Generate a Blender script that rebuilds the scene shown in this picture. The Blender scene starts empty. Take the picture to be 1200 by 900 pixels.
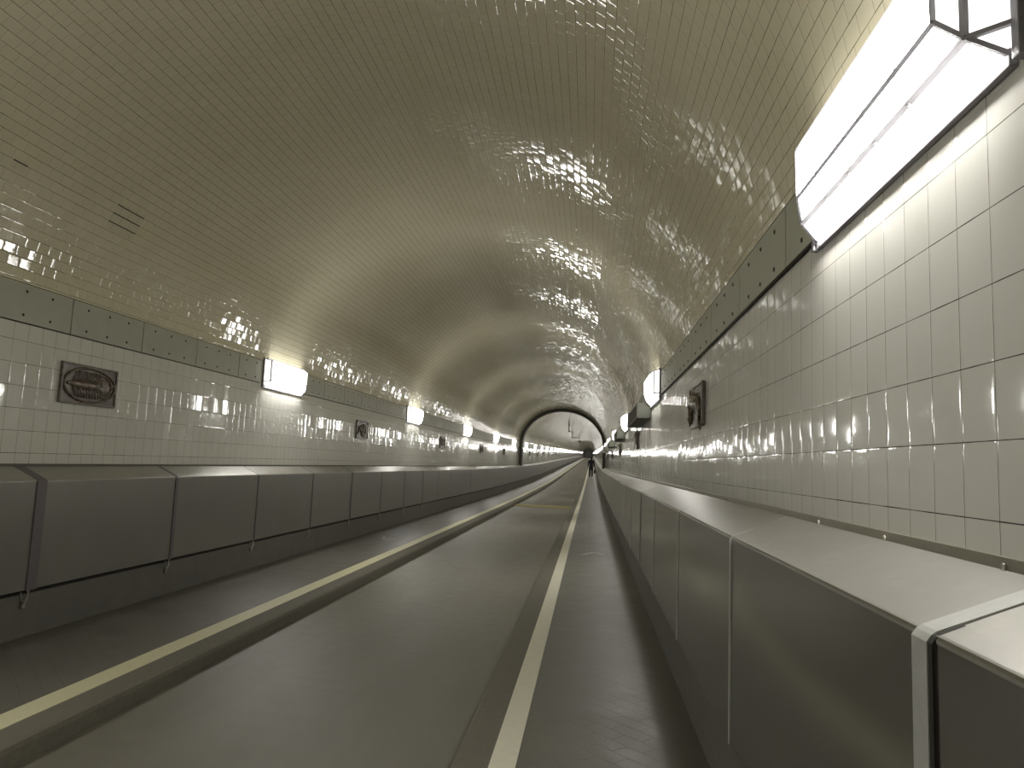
import bpy, bmesh, math, random
from mathutils import Vector, Matrix
random.seed(7)
SC = bpy.context.scene
COL = SC.collection
PI = math.pi

# ------------------------------------------------------------------ camera, world, exposure
def norm3(v):
    l = math.sqrt(sum(c*c for c in v)); return [c/l for c in v]
VP = (690.5, 546.5); VV = (914.0, -7223.0)                 # vanishing points of the tunnel axis and of the verticals
FOC = math.sqrt(-((VP[0]-600)*(VV[0]-600)+(450-VP[1])*(450-VV[1])))
ya = norm3([VP[0]-600, 450-VP[1], FOC]); za = norm3([VV[0]-600, 450-VV[1], FOC])
xa = list(Vector(ya).cross(Vector(za)))
if xa[0] < 0: xa = [-c for c in xa]
right = Vector((xa[0], ya[0], za[0])); up = Vector((xa[1], ya[1], za[1])); fwd = Vector((xa[2], ya[2], za[2]))
cd = bpy.data.cameras.new('camera'); cam = bpy.data.objects.new('camera', cd); COL.objects.link(cam)
cam.matrix_world = Matrix(((right.x, up.x, -fwd.x, 0), (right.y, up.y, -fwd.y, 0), (right.z, up.z, -fwd.z, 0), (0, 0, 0, 1)))
cd.sensor_width = 36; cd.sensor_fit = 'HORIZONTAL'; cd.lens = 36*FOC/1200; cd.clip_start = 0.02; cd.clip_end = 2000
SC.camera = cam
w = bpy.data.worlds.new('world'); SC.world = w; w.use_nodes = True
w.node_tree.nodes['Background'].inputs[0].default_value = (0.01, 0.01, 0.01, 1)
w.node_tree.nodes['Background'].inputs[1].default_value = 0.0
SC.view_settings.view_transform = 'Standard'; SC.view_settings.look = 'None'; SC.view_settings.gamma = 1
SC.view_settings.use_curve_mapping = False
SC.view_settings.exposure = 0.0
LAMP_STRENGTH = 26.0
TOP_STRENGTH = 13.0
LOW_STRENGTH = 62.0             # the tubes lie low in the lantern, right over the lower panes
END_STRENGTH = 2.2             # the end panes sit past the tubes and glow far less
LAMP_COLOR = (1.0, 0.975, 0.93, 1)

# ------------------------------------------------------------------ layout numbers (metres; tunnel runs along +Y)
WR, WL = 0.80, -4.024
CX = -1.612
BAND_LO, BAND_HI = 0.85, 1.13
FLOOR_Z, ROAD_Z = -1.32, -1.42
PR, PL = 0.565, -3.815              # fronts of the steel panels
YEND, YBACK = 330.0, -16.0
PITCH = 7.03
def rise(y):                        # the tube climbs slowly in the distance
    g = 0.0175
    if y < 20: return 0.0
    if y < 60: return g*(y-20)**2/80.0
    return g*(y-40)
def bend(y):
    g = 0.003
    if y < 8: return 0.0
    if y < 24: return g*(y-8)**2/32.0
    return g*(y-16)
def slopes(y):
    e = 0.5
    return (rise(y+e)-rise(y-e)), (bend(y+e)-bend(y-e))
def warp(v): return Vector((v[0]+bend(v[1]), v[1], v[2]+rise(v[1])))

# ------------------------------------------------------------------ helpers
def tag(o, label=None, cat=None, group=None, kind=None):
    if label: o['label'] = label
    if cat: o['category'] = cat
    if group: o['group'] = group
    if kind: o['kind'] = kind
    return o
def empty(name, loc=(0, 0, 0)):
    o = bpy.data.objects.new(name, None); COL.objects.link(o); o.location = loc; o.empty_display_size = 0.1
    return o
def build(name, bm, mat, parent=None, smooth=False, loc=None):
    me = bpy.data.meshes.new(name)
    bmesh.ops.recalc_face_normals(bm, faces=bm.faces) if bm.faces and not bm.tags_keep else None
    bm.to_mesh(me); bm.free()
    return link_mesh(name, me, mat, parent, smooth, loc)
def link_mesh(name, me, mat, parent=None, smooth=False, loc=None):
    if mat: me.materials.append(mat)
    if smooth:
        for p in me.polygons: p.use_smooth = True
    o = bpy.data.objects.new(name, me); COL.objects.link(o)
    if loc is not None: o.location = loc
    if parent: o.parent = parent
    return o
def mesh(name, verts, faces, mat, parent=None, smooth=False, uvs=None, fix=True):
    me = bpy.data.meshes.new(name); me.from_pydata([tuple(v) for v in verts], [], faces)
    if uvs:
        l = me.uv_layers.new(name='UVMap')
        for p in me.polygons:
            for li in p.loop_indices: l.data[li].uv = uvs[me.loops[li].vertex_index]
    if fix:
        bm = bmesh.new(); bm.from_mesh(me); bmesh.ops.recalc_face_normals(bm, faces=bm.faces); bm.to_mesh(me); bm.free()
    me.update()
    return link_mesh(name, me, mat, parent, smooth)
class MB:
    """collects simple solids and links them as one mesh"""
    def __init__(s): s.v = []; s.f = []
    def add(s, vs, fs):
        n = len(s.v); s.v += [tuple(v) for v in vs]; s.f += [tuple(i+n for i in f) for f in fs]
    def box(s, x0, x1, y0, y1, z0, z1, c=0.0):
        if c <= 0:
            vs = [(x, y, z) for x in (x0, x1) for y in (y0, y1) for z in (z0, z1)]
            s.add(vs, [(0, 1, 3, 2), (4, 6, 7, 5), (0, 4, 5, 1), (2, 3, 7, 6), (0, 2, 6, 4), (1, 5, 7, 3)]); return
        bm = bmesh.new(); bmesh.ops.create_cube(bm, size=1)
        for v in bm.verts:
            v.co = Vector(((x0+x1)/2+v.co.x*(x1-x0), (y0+y1)/2+v.co.y*(y1-y0), (z0+z1)/2+v.co.z*(z1-z0)))
        bmesh.ops.bevel(bm, geom=list(bm.edges), offset=c, segments=2, affect='EDGES', profile=0.6)
        bm.verts.index_update(); s.add([v.co.copy() for v in bm.verts], [[v.index for v in f.verts] for f in bm.faces]); bm.free()
    def tube(s, pts, r, n=8, caps=True):
        pts = [Vector(p) for p in pts]
        rs = r if isinstance(r, (list, tuple)) else [r]*len(pts)
        vs = []; fs = []; prev = None
        for i, p in enumerate(pts):
            d = (pts[min(i+1, len(pts)-1)]-pts[max(i-1, 0)]).normalized()
            if prev is None:
                a = Vector((0, 0, 1)) if abs(d.z) < 0.9 else Vector((1, 0, 0)); u = d.cross(a).normalized()
            else: u = (prev-d*prev.dot(d)).normalized()
            prev = u; v = d.cross(u)
            for k in range(n):
                t = 2*PI*k/n; vs.append(p+(u*math.cos(t)+v*math.sin(t))*rs[i])
        for i in range(len(pts)-1):
            for k in range(n):
                a = i*n+k; b = i*n+(k+1) % n; fs.append((a, b, b+n, a+n))
        if caps: fs.append(tuple(range(n))[::-1]); fs.append(tuple((len(pts)-1)*n+k for k in range(n)))
        s.add(vs, fs)
    def bar(s, p, q, wd, th, nrm):
        """flat bar from p to q, wd wide, th thick along nrm"""
        p = Vector(p); q = Vector(q); d = (q-p).normalized(); nn = Vector(nrm); nn = (nn-d*nn.dot(d)).normalized(); t = d.cross(nn)
        vs = [c+t*a*wd/2+nn*b*th/2 for c in (p, q) for a in (-1, 1) for b in (-1, 1)]
        s.add(vs, [(0, 1, 3, 2), (4, 6, 7, 5), (0, 4, 5, 1), (2, 3, 7, 6), (0, 2, 6, 4), (1, 5, 7, 3)])
    def ball(s, c, rx, ry, rz, nu=12, nv=8):
        vs = []; fs = []
        for j in range(1, nv):
            ph = PI*j/nv
            for i in range(nu):
                th = 2*PI*i/nu; vs.append((c[0]+rx*math.sin(ph)*math.cos(th), c[1]+ry*math.sin(ph)*math.sin(th), c[2]+rz*math.cos(ph)))
        t = len(vs); vs.append((c[0], c[1], c[2]+rz)); vs.append((c[0], c[1], c[2]-rz))
        for j in range(nv-2):
            for i in range(nu): a = j*nu+i; b = j*nu+(i+1) % nu; fs.append((a, b, b+nu, a+nu))
        for i in range(nu):
            fs.append((t, (i+1) % nu, i)); fs.append((t+1, (nv-2)*nu+i, (nv-2)*nu+(i+1) % nu))
        s.add(vs, fs)
    def build(s, name, mat, parent=None, smooth=False, do_warp=False):
        v = [warp(p) for p in s.v] if do_warp else s.v
        return mesh(name, v, s.f, mat, parent, smooth)

# ------------------------------------------------------------------ node helpers
class NT:
    def __init__(s, name):
        s.m = bpy.data.materials.new(name); s.m.use_nodes = True; s.t = s.m.node_tree; s.t.nodes.clear()
        s.out = s.t.nodes.new('ShaderNodeOutputMaterial')
    def n(s, typ, **k):
        o = s.t.nodes.new(typ)
        for a, b in k.items(): setattr(o, a, b)
        return o
    def put(s, sock, v):
        if isinstance(v, bpy.types.NodeSocket): s.t.links.new(v, sock)
        else: sock.default_value = v
    def math(s, op, a, b=None, c=None, clamp=False):
        o = s.n('ShaderNodeMath', operation=op); o.use_clamp = clamp; s.put(o.inputs[0], a)
        if b is not None: s.put(o.inputs[1], b)
        if c is not None: s.put(o.inputs[2], c)
        return o.outputs[0]
    def vmath(s, op, a, b=None, sc=None):
        o = s.n('ShaderNodeVectorMath', operation=op); s.put(o.inputs[0], a)
        if b is not None: s.put(o.inputs[1], b)
        if sc is not None: s.put(o.inputs['Scale'], sc)
        return o.outputs[0]
    def comb(s, x, y, z):
        o = s.n('ShaderNodeCombineXYZ'); s.put(o.inputs[0], x); s.put(o.inputs[1], y); s.put(o.inputs[2], z); return o.outputs[0]
    def sep(s, v):
        o = s.n('ShaderNodeSeparateXYZ'); s.put(o.inputs[0], v); return o.outputs
    def ramp(s, v, lo, hi, a=0.0, b=1.0):
        o = s.n('ShaderNodeMapRange'); s.put(o.inputs[0], v); o.inputs[1].default_value = lo; o.inputs[2].default_value = hi
        s.put(o.inputs[3], a); s.put(o.inputs[4], b); return o.outputs[0]
    def mix(s, f, a, b):
        o = s.n('ShaderNodeMix', data_type='RGBA'); s.put(o.inputs[0], f); s.put(o.inputs[6], a); s.put(o.inputs[7], b); return o.outputs[2]
    def noise(s, vec, scale, detail=2.0, rough=0.5):
        o = s.n('ShaderNodeTexNoise'); s.put(o.inputs['Vector'], vec); o.inputs['Scale'].default_value = scale
        o.inputs['Detail'].default_value = detail; o.inputs['Roughness'].default_value = rough; return o.outputs['Fac']
    def bump(s, h, strength, dist, normal=None):
        o = s.n('ShaderNodeBump'); s.put(o.inputs['Height'], h); o.inputs['Strength'].default_value = strength; o.inputs['Distance'].default_value = dist
        if normal is not None: s.put(o.inputs['Normal'], normal)
        return o.outputs['Normal']
    def principled(s, color, rough, metal=0.0, normal=None, spec=0.5, coat=0.0):
        o = s.n('ShaderNodeBsdfPrincipled'); s.put(o.inputs['Base Color'], color); s.put(o.inputs['Roughness'], rough)
        s.put(o.inputs['Metallic'], metal); o.inputs['Specular IOR Level'].default_value = spec; o.inputs['Coat Weight'].default_value = coat
        if normal is not None: s.put(o.inputs['Normal'], normal)
        s.t.links.new(o.outputs[0], s.out.inputs[0]); return o
    def objco(s): return s.n('ShaderNodeTexCoord').outputs['Object']
    def uv(s): return s.n('ShaderNodeTexCoord').outputs['UV']
def rgb(*c): return (c[0], c[1], c[2], 1)

def tile_material(name, tw, th, u0, v0, stagger, col_a, col_b, grout, gw, tilt, pillow, edge, edge_v, rough, spec=0.5, dirty=False, clamp_rows=False):
    """glazed tiles on the UV map (metres): every tile is tilted a little, pillowed and edged by a grout joint"""
    T = NT(name); uv = T.sep(T.uv())
    u = T.math('DIVIDE', T.math('SUBTRACT', uv[0], u0), tw); v = T.math('DIVIDE', T.math('SUBTRACT', uv[1], v0), th)
    row = T.math('FLOOR', v)
    if stagger: u = T.math('ADD', u, T.math('MULTIPLY', T.math('FLOORED_MODULO', row, 2.0), 0.5))
    colm = T.math('FLOOR', u); fu = T.math('SUBTRACT', T.math('SUBTRACT', u, colm), 0.5); fv = T.math('SUBTRACT', T.math('SUBTRACT', v, row), 0.5)
    wn = T.n('ShaderNodeTexWhiteNoise', noise_dimensions='3D'); T.put(wn.inputs['Vector'], T.comb(colm, row, 3.7))
    rv = T.vmath('SUBTRACT', wn.outputs['Color'], (0.5, 0.5, 0.5)); r1 = wn.outputs['Value']
    du = T.math('MULTIPLY', T.math('SUBTRACT', 0.5, T.math('ABSOLUTE', fu)), tw)
    dv = T.math('MULTIPLY', T.math('SUBTRACT', 0.5, T.math('ABSOLUTE', fv)), th)
    d = T.math('MINIMUM', T.math('MULTIPLY', du, 2.2 if stagger else 1.3), dv)
    pos = T.comb(uv[0], uv[1], 0.0)
    wob = T.math('MULTIPLY', T.noise(pos, 9.0, 3.0), gw*1.1)
    g = T.ramp(d, gw*0.3, gw*1.0)                                       # 0 = grout, 1 = glaze
    g = T.math('ADD', T.ramp(T.math('SUBTRACT', d, wob), -gw*0.15, gw*0.35), 0.0, clamp=True)
    geo = T.n('ShaderNodeNewGeometry'); N = geo.outputs['Normal']
    Y = (0.0, 1.0, 0.0); A = T.vmath('CROSS_PRODUCT', N, Y)
    rr = T.sep(rv)
    def prof(f, edge=edge):
        f2 = T.math('MULTIPLY', f, 2.0)
        p = T.math('POWER', T.math('ABSOLUTE', f2), 14.0)
        return T.math('ADD', T.math('MULTIPLY', T.math('SIGN', f2), T.math('MULTIPLY', p, edge)), T.math('MULTIPLY', f2, pillow))
    wav = T.math('MULTIPLY', T.math('SUBTRACT', T.noise(pos, 24.0, 1.0), 0.5), tilt*0.4)
    wav2 = T.math('MULTIPLY', T.math('SUBTRACT', T.noise(T.comb(uv[1], uv[0], 5.0), 21.0, 1.0), 0.5), tilt*0.4)
    a = T.math('ADD', T.math('ADD', T.math('MULTIPLY', rr[0], tilt), prof(fu)), wav)
    b = T.math('ADD', T.math('ADD', T.math('MULTIPLY', rr[1], tilt), T.math('MULTIPLY', prof(fv, edge_v), -1.0)), wav2)
    nn = T.vmath('ADD', N, T.vmath('SCALE', Y, sc=a)); nn = T.vmath('ADD', nn, T.vmath('SCALE', A, sc=b)); nn = T.vmath('NORMALIZE', nn)
    big = T.noise(pos, 0.9, 3.0)
    c = T.mix(T.ramp(T.math('ADD', T.math('MULTIPLY', r1, 0.22), T.math('MULTIPLY', big, 0.75)), 0.25, 0.75), rgb(*col_a), rgb(*col_b))
    c = T.mix(T.math('MULTIPLY', T.ramp(T.noise(pos, 3.0, 5.0, 0.65), 0.5, 0.8), 0.10), c, rgb(0.30, 0.26, 0.18))
    if dirty:                                                           # a few re-laid dull tiles with sooty joints high on the left of the vault
        inb = None
        for (y0, y1, s0, s1) in ((5.16, 5.50, 5.965, 6.20), (4.16, 4.28, 6.04, 6.12)):
            m = T.math('MULTIPLY', T.math('MULTIPLY', T.math('GREATER_THAN', uv[0], y0), T.math('LESS_THAN', uv[0], y1)),
                       T.math('MULTIPLY', T.math('GREATER_THAN', uv[1], s0), T.math('LESS_THAN', uv[1], s1)))
            inb = m if inb is None else T.math('MAXIMUM', inb, m)
        c = T.mix(T.math('MULTIPLY', inb, 0.14), c, rgb(0.33, 0.30, 0.28))
        gcol = T.mix(inb, rgb(*grout), rgb(0.015, 0.013, 0.01))
        g = T.math('MULTIPLY', g, T.math('SUBTRACT', 1.0, T.math('MULTIPLY', inb, T.math('LESS_THAN', dv, 0.0040))))
    else: gcol = rgb(*grout)
    # some joints have lost their filling and read darker
    line = T.n('ShaderNodeTexWhiteNoise', noise_dimensions='2D'); T.put(line.inputs['Vector'], T.comb(row, T.math('FLOOR', T.math('MULTIPLY', colm, 0.125)), 0.0))
    dark = T.math('MULTIPLY', T.math('GREATER_THAN', line.outputs['Value'], 0.4), T.math('LESS_THAN', dv, du))
    gcol = T.mix(T.math('MULTIPLY', dark, 0.75), gcol, rgb(0.03, 0.027, 0.02))
    c = T.mix(g, gcol, c)
    ro = T.ramp(g, 0.0, 1.0, 0.75, T.math('ADD', rough, T.math('MULTIPLY', T.noise(pos, 5.0, 4.0), 0.03)))
    p = T.principled(c, 0.8, 0.0, None, 0.0, coat=1.0)                  # matt body under a clear glaze; only the glaze is uneven
    T.put(p.inputs['Coat Weight'], T.ramp(g, 0.0, 1.0, 0.1, 1.0)); T.put(p.inputs['Coat Roughness'], ro); T.put(p.inputs['Coat Normal'], nn)
    p.inputs['Coat IOR'].default_value = 1.5
    return T.m

def simple(name, col, rough=0.6, metal=0.0, spec=0.5, var=0.15, scale=14.0, bstr=0.15, bdist=0.004, lo=None):
    T = NT(name); co = T.objco(); nz = T.noise(co, scale, 5.0, 0.6)
    c = T.mix(nz, rgb(*[x*(1-var) for x in col]) if lo is None else rgb(*lo), rgb(*[min(1, x*(1+var)) for x in col]))
    T.principled(c, T.ramp(nz, 0.3, 0.7, max(0.02, rough-0.06), rough+0.06), metal, T.bump(T.noise(co, scale*4, 4.0), bstr, bdist), spec)
    return T.m

# ------------------------------------------------------------------ materials
M = {}
M['vault'] = tile_material('vault_glazed_tile', 0.109, 0.0735, 0.050, 0.037, True, (0.61, 0.57, 0.405), (0.67, 0.63, 0.465), (0.17, 0.15, 0.09), 0.0024, 0.048, 0.010, 0.32, 0.22, 0.045, dirty=True)
M['wall_right'] = tile_material('wall_glazed_tile', 0.1333, 0.1585, 1.521, -0.075, False, (0.66, 0.655, 0.60), (0.72, 0.715, 0.665), (0.10, 0.09, 0.06), 0.0019, 0.032, 0.006, 0.16, 0.05, 0.05)
M['wall_left'] = tile_material('wall_glazed_tile', 0.1333, 0.1585, 4.700, -0.070, False, (0.66, 0.655, 0.59), (0.72, 0.715, 0.655), (0.12, 0.11, 0.07), 0.0024, 0.042, 0.008, 0.22, 0.06, 0.05)
M['band'] = simple('band_plate_paint', (0.40, 0.405, 0.32), 0.42, 0.0, 0.5, 0.16, 5.0, 0.1, 0.003)
M['band_back'] = simple('recess_dark', (0.05, 0.045, 0.035), 0.8)
M['rivet'] = simple('rivet_iron', (0.05, 0.04, 0.03), 0.5, 0.6)
M['plinth'] = simple('concrete', (0.14, 0.135, 0.118), 0.8, 0, 0.3, 0.25, 6.0, 0.4, 0.01)
M['kerb'] = simple('kerb_stone', (0.15, 0.14, 0.108), 0.75, 0, 0.4, 0.3, 30.0, 0.5, 0.006)
M['line_y'] = simple('yellowed_line_paint', (0.64, 0.61, 0.40), 0.55, 0, 0.5, 0.14, 22.0, 0.2, 0.002)
M['line_w'] = simple('white_line_paint', (0.72, 0.70, 0.56), 0.5, 0, 0.5, 0.16, 22.0, 0.2, 0.002)
M['chalk'] = simple('chalky_scuff', (0.50, 0.48, 0.42), 0.7)
M['dark'] = simple('dark_joint', (0.03, 0.027, 0.02), 0.8)
M['lamp_frame'] = simple('lamp_frame_metal', (0.33, 0.32, 0.34), 0.6, 0.0)
M['lamp_back'] = simple('lamp_back_metal', (0.26, 0.25, 0.27), 0.5, 0.0)
M['rib'] = simple('dark_rib_paint', (0.055, 0.05, 0.038), 0.45, 0.2)
M['box'] = simple('box_brown_paint', (0.10, 0.092, 0.078), 0.6, 0.0, 0.3)
M['box_end'] = simple('box_end_shaded_green', (0.030, 0.031, 0.023), 0.8, 0.0, 0.2)  # greenish box end, shade put into its colour to offset the adjoining lantern's light
M['cable'] = simple('black_conduit', (0.035, 0.03, 0.022), 0.5)
M['bolt'] = simple('bright_bolt', (0.40, 0.38, 0.34), 0.35, 0.9)
M['strap_w'] = simple('worn_white_strap', (0.50, 0.51, 0.48), 0.5, 0.1, 0.5, 0.22, 18.0, 0.3, 0.003)
M['strap_d'] = simple('dull_purple_grey_strap', (0.16, 0.14, 0.15), 0.5, 0.4)
M['relief'] = simple('glazed_terracotta', (0.115, 0.088, 0.062), 0.30, 0.0, 0.7, 0.35, 26.0, 0.3, 0.004)
M['relief_fig'] = simple('glazed_terracotta_figure', (0.15, 0.115, 0.085), 0.28, 0.0, 0.7, 0.35, 30.0, 0.3, 0.004)
M['sign'] = simple('hanger_paint', (0.03, 0.03, 0.03), 0.6)
M['gate'] = simple('gate_grey', (0.10, 0.10, 0.10), 0.6)
M['threshold'] = simple('threshold_yellow', (0.50, 0.42, 0.16), 0.55)
M['coat'] = simple('dark_coat', (0.016, 0.015, 0.022), 0.85)
M['trouser'] = simple('dark_trousers', (0.018, 0.017, 0.02), 0.85)
M['skin'] = simple('skin', (0.42, 0.27, 0.19), 0.5)
M['hair'] = simple('dark_hair', (0.02, 0.015, 0.012), 0.5)
M['shoe'] = simple('black_shoe', (0.012, 0.012, 0.012), 0.4)
M['bag'] = simple('black_bag', (0.014, 0.013, 0.014), 0.5)

def road_mat():
    T = NT('asphalt'); co = T.objco(); f = T.noise(co, 240.0, 3.0, 0.7)
    big = T.noise(T.vmath('MULTIPLY', co, (1.0, 0.18, 1.0)), 1.6, 4.0, 0.6); mid = T.noise(co, 9.0, 5.0, 0.6)
    v = T.math('ADD', T.math('MULTIPLY', f, 0.30), T.math('ADD', T.math('MULTIPLY', big, 0.35), T.math('MULTIPLY', mid, 0.35)))
    c = T.mix(T.ramp(v, 0.32, 0.68), rgb(0.105, 0.098, 0.078), rgb(0.205, 0.193, 0.155))
    T.principled(c, T.ramp(mid, 0.3, 0.7, 0.36, 0.50), 0, T.bump(f, 0.35, 0.004), 0.5); return T.m
M['road'] = road_mat()
def pave_mat():
    T = NT('pavement_slabs'); co = T.objco(); s = T.sep(co)
    # worn paving blocks laid on the diagonal, joints barely visible
    a = T.math('MULTIPLY', T.math('ADD', s[0], s[1]), 7.0); b = T.math('MULTIPLY', T.math('SUBTRACT', s[0], s[1]), 3.5)
    fa = T.math('ABSOLUTE', T.math('SUBTRACT', T.math('FRACT', a), 0.5)); b2 = T.math('ADD', b, T.math('MULTIPLY', T.math('FLOORED_MODULO', T.math('FLOOR', a), 2.0), 0.5))
    fb = T.math('ABSOLUTE', T.math('SUBTRACT', T.math('FRACT', b2), 0.5))
    j = T.math('MAXIMUM', T.ramp(fa, 0.470, 0.495), T.ramp(fb, 0.485, 0.497))
    f = T.noise(co, 160.0, 4.0, 0.7); mid = T.noise(co, 5.0, 5.0, 0.6)
    c = T.mix(T.ramp(T.math('ADD', T.math('MULTIPLY', f, 0.4), T.math('MULTIPLY', mid, 0.6)), 0.32, 0.68), rgb(0.095, 0.091, 0.077), rgb(0.165, 0.158, 0.135))
    c = T.mix(T.math('MULTIPLY', j, 0.45), c, rgb(0.04, 0.037, 0.03))
    h = T.math('SUBTRACT', T.math('MULTIPLY', f, 0.4), j)
    T.principled(c, T.ramp(mid, 0.3, 0.7, 0.34, 0.48), 0, T.bump(h, 0.35, 0.003), 0.5); return T.m
M['pave'] = pave_mat()
def steel_mat(name, lo, hi, rough, wave, metal):
    T = NT(name); co = T.objco(); oi = T.n('ShaderNodeObjectInfo').outputs['Random']
    sh = T.vmath('ADD', co, T.comb(T.math('MULTIPLY', oi, 37.0), T.math('MULTIPLY', oi, 53.0), 0.0))
    smear = T.noise(T.vmath('MULTIPLY', sh, (1.0, 1.0, 0.8)), 1.7, 3.0, 0.5)
    c = T.mix(T.ramp(smear, 0.3, 0.7), rgb(*lo), rgb(*hi)); c = T.mix(T.math('MULTIPLY', oi, 0.10), c, rgb(*[x*0.6 for x in lo]))
    if metal < 0.5:                                                     # greasy smears where people lean
        sm2 = T.noise(T.vmath('MULTIPLY', sh, (2.2, 1.0, 1.0)), 5.5, 6.0, 0.7); c = T.mix(T.math('MULTIPLY', T.ramp(sm2, 0.52, 0.72), 0.30), c, rgb(0.50, 0.49, 0.44))
        c = T.mix(T.math('MULTIPLY', T.ramp(T.noise(sh, 7.0, 5.0, 0.7), 0.60, 0.74), 0.30), c, rgb(0.22, 0.21, 0.185))
    T.principled(c, T.ramp(smear, 0.3, 0.75, rough-0.015, rough+0.02), metal, T.bump(T.noise(sh, 1.3, 1.0), wave, 0.02) if wave else None, 0.5); return T.m
M['steel_r'] = steel_mat('brushed_steel', (0.27, 0.262, 0.235), (0.30, 0.29, 0.262), 0.16, 0.0, 0.88)
M['steel_l'] = steel_mat('brushed_steel_dull', (0.235, 0.227, 0.205), (0.265, 0.257, 0.232), 0.40, 0.0, 0.65)
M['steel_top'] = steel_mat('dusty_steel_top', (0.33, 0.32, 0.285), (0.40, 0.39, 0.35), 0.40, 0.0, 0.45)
def glow_mat(name, st):
    T = NT(name); e = T.n('ShaderNodeEmission'); e.inputs[0].default_value = LAMP_COLOR; e.inputs[1].default_value = st
    T.t.links.new(e.outputs[0], T.out.inputs[0]); return T.m
M['glow'] = glow_mat('lamp_opal_glass', LAMP_STRENGTH); M['glow_top'] = glow_mat('lamp_upper_glass', TOP_STRENGTH); M['glow_low'] = glow_mat('lamp_lower_glass', LOW_STRENGTH); M['glow_end'] = glow_mat('lamp_end_glass', END_STRENGTH)

# ------------------------------------------------------------------ the tube: swept shells
def stations():
    ys = []; y = YBACK
    while y < YEND:
        ys.append(y); y += 1.0 if y < 70 else (4.0 if y < 160 else 10.0)
    return ys+[YEND]
YS = stations()
def sweep(name, prof, mat, y0=YBACK, y1=YEND, closed=False, smooth=False, flip=False, uvoff=0.0):
    """profile in (x, z) swept along the tube; UV = (metres along the tube, metres along the profile)"""
    ys = [y for y in YS if y0 < y < y1]; ys = [y0]+ys+[y1]
    n = len(prof); ss = [uvoff]
    for i in range(1, n): ss.append(ss[-1]+math.dist(prof[i], prof[i-1]))
    V = []; UV = []; F = []
    for y in ys:
        for i, (x, z) in enumerate(prof): V.append(warp((x, y, z))); UV.append((y, ss[i]))
    m = n if closed else n-1
    for j in range(len(ys)-1):
        for i in range(m):
            a = j*n+i; b = j*n+(i+1) % n; F.append((a, b, b+n, a+n) if not flip else (a, a+n, b+n, b))
    if closed: F.append(tuple(range(n))); F.append(tuple((len(ys)-1)*n+i for i in range(n))[::-1])
    return mesh(name, V, F, mat, None, smooth, UV if not closed else None, fix=closed)
def rect(x0, x1, z0, z1): return [(x0, z0), (x1, z0), (x1, z1), (x0, z1)]

# vault: from the right band over the top to the left band; UV v = arc length from the +x axis
# a basket arch: a flat crown arc between two tighter haunch arcs
RC, ZC, RS, ZS, DX, AL, BE = 2.697, 0.393, 2.0, 0.954, 0.414, math.radians(53.6), math.radians(5.05)
def vault_profile(inset=0.0, n=96):
    P_ = []; q = n//4
    for i in range(q): a = BE+(AL-BE)*i/q; P_.append((CX+DX+(RS-inset)*math.cos(a), ZS+(RS-inset)*math.sin(a)))
    for i in range(2*q+1): a = AL+(PI-2*AL)*i/(2*q); P_.append((CX+(RC-inset)*math.cos(a), ZC+(RC-inset)*math.sin(a)))
    for i in range(q): a = PI-AL+(AL-BE)*(i+1)/q; P_.append((CX-DX+(RS-inset)*math.cos(a), ZS+(RS-inset)*math.sin(a)))
    return P_
vp_ = vault_profile(0.0, 128)
o = sweep('ceiling', vp_, M['vault'], smooth=True, flip=True, uvoff=0.0); tag(o, kind='structure')
# tiled walls: UV v = height z
def wall(name, x, mat, flip):
    pr = [(x, -1.40), (x, -0.6), (x, 0.0), (x, BAND_LO-0.006)]
    ys = YS; V = []; UV = []; F = []
    for y in ys:
        for (px, z) in pr: V.append(warp((px, y, z))); UV.append((y, z))
    n = len(pr)
    for j in range(len(ys)-1):
        for i in range(n-1):
            a = j*n+i; F.append((a, a+1, a+1+n, a+n) if flip else (a, a+n, a+n+1, a+1))
    return tag(mesh(name, V, F, mat, None, False, UV, fix=False), kind='structure')
wall('wall_right', WR, M['wall_right'], True)
wall('wall_left', WL, M['wall_left'], False)
# recess behind the band of plates
o = sweep('trim_1', [(WR+0.0005, BAND_LO-0.006), (WR+0.03, BAND_LO-0.004), (WR+0.03, BAND_HI+0.004), (WR-0.003, BAND_HI+0.001)], M['band_back']); tag(o, kind='structure')
o = sweep('trim_2', [(WL-0.0005, BAND_LO-0.006), (WL-0.03, BAND_LO-0.004), (WL-0.03, BAND_HI+0.004), (WL+0.003, BAND_HI+0.001)], M['band_back'], flip=True); tag(o, kind='structure')
# floor: sunken carriageway between two raised pavements
KR, KL = -0.57, -2.49
o = sweep('floor', [(KR+0.02, ROAD_Z), (KL-0.02, ROAD_Z)], M['road'], flip=True); tag(o, kind='structure')
def bev(x0, x1, z0, z1, c, side):
    if side == 'L': return [(x0, z0), (x1, z0), (x1, z1), (x0+c, z1), (x0+c*0.3, z1-c*0.3), (x0, z1-c)]
    return [(x0, z0), (x1, z0), (x1, z1-c), (x1-c*0.3, z1-c*0.3), (x1-c, z1), (x0, z1)]
o = sweep('pavement', rect(-0.396, 0.66, ROAD_Z-0.1, FLOOR_Z), M['pave'], closed=True); tag(o, kind='structure')
o = sweep('pavement', rect(-3.90, -2.70, ROAD_Z-0.1, FLOOR_Z), M['pave'], closed=True); tag(o, kind='structure')
o = sweep('kerb', bev(KR, -0.40, ROAD_Z-0.1, FLOOR_Z, 0.02, 'L'), M['kerb'], closed=True); tag(o, kind='structure')
o = sweep('kerb', bev(-2.70, KL, ROAD_Z-0.1, FLOOR_Z, 0.03, 'R'), M['kerb'], closed=True); tag(o, kind='structure')
o = sweep('plinth', rect(PR+0.012, 0.70, ROAD_Z-0.1, -1.05), M['plinth'], closed=True); tag(o, kind='structure')
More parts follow.
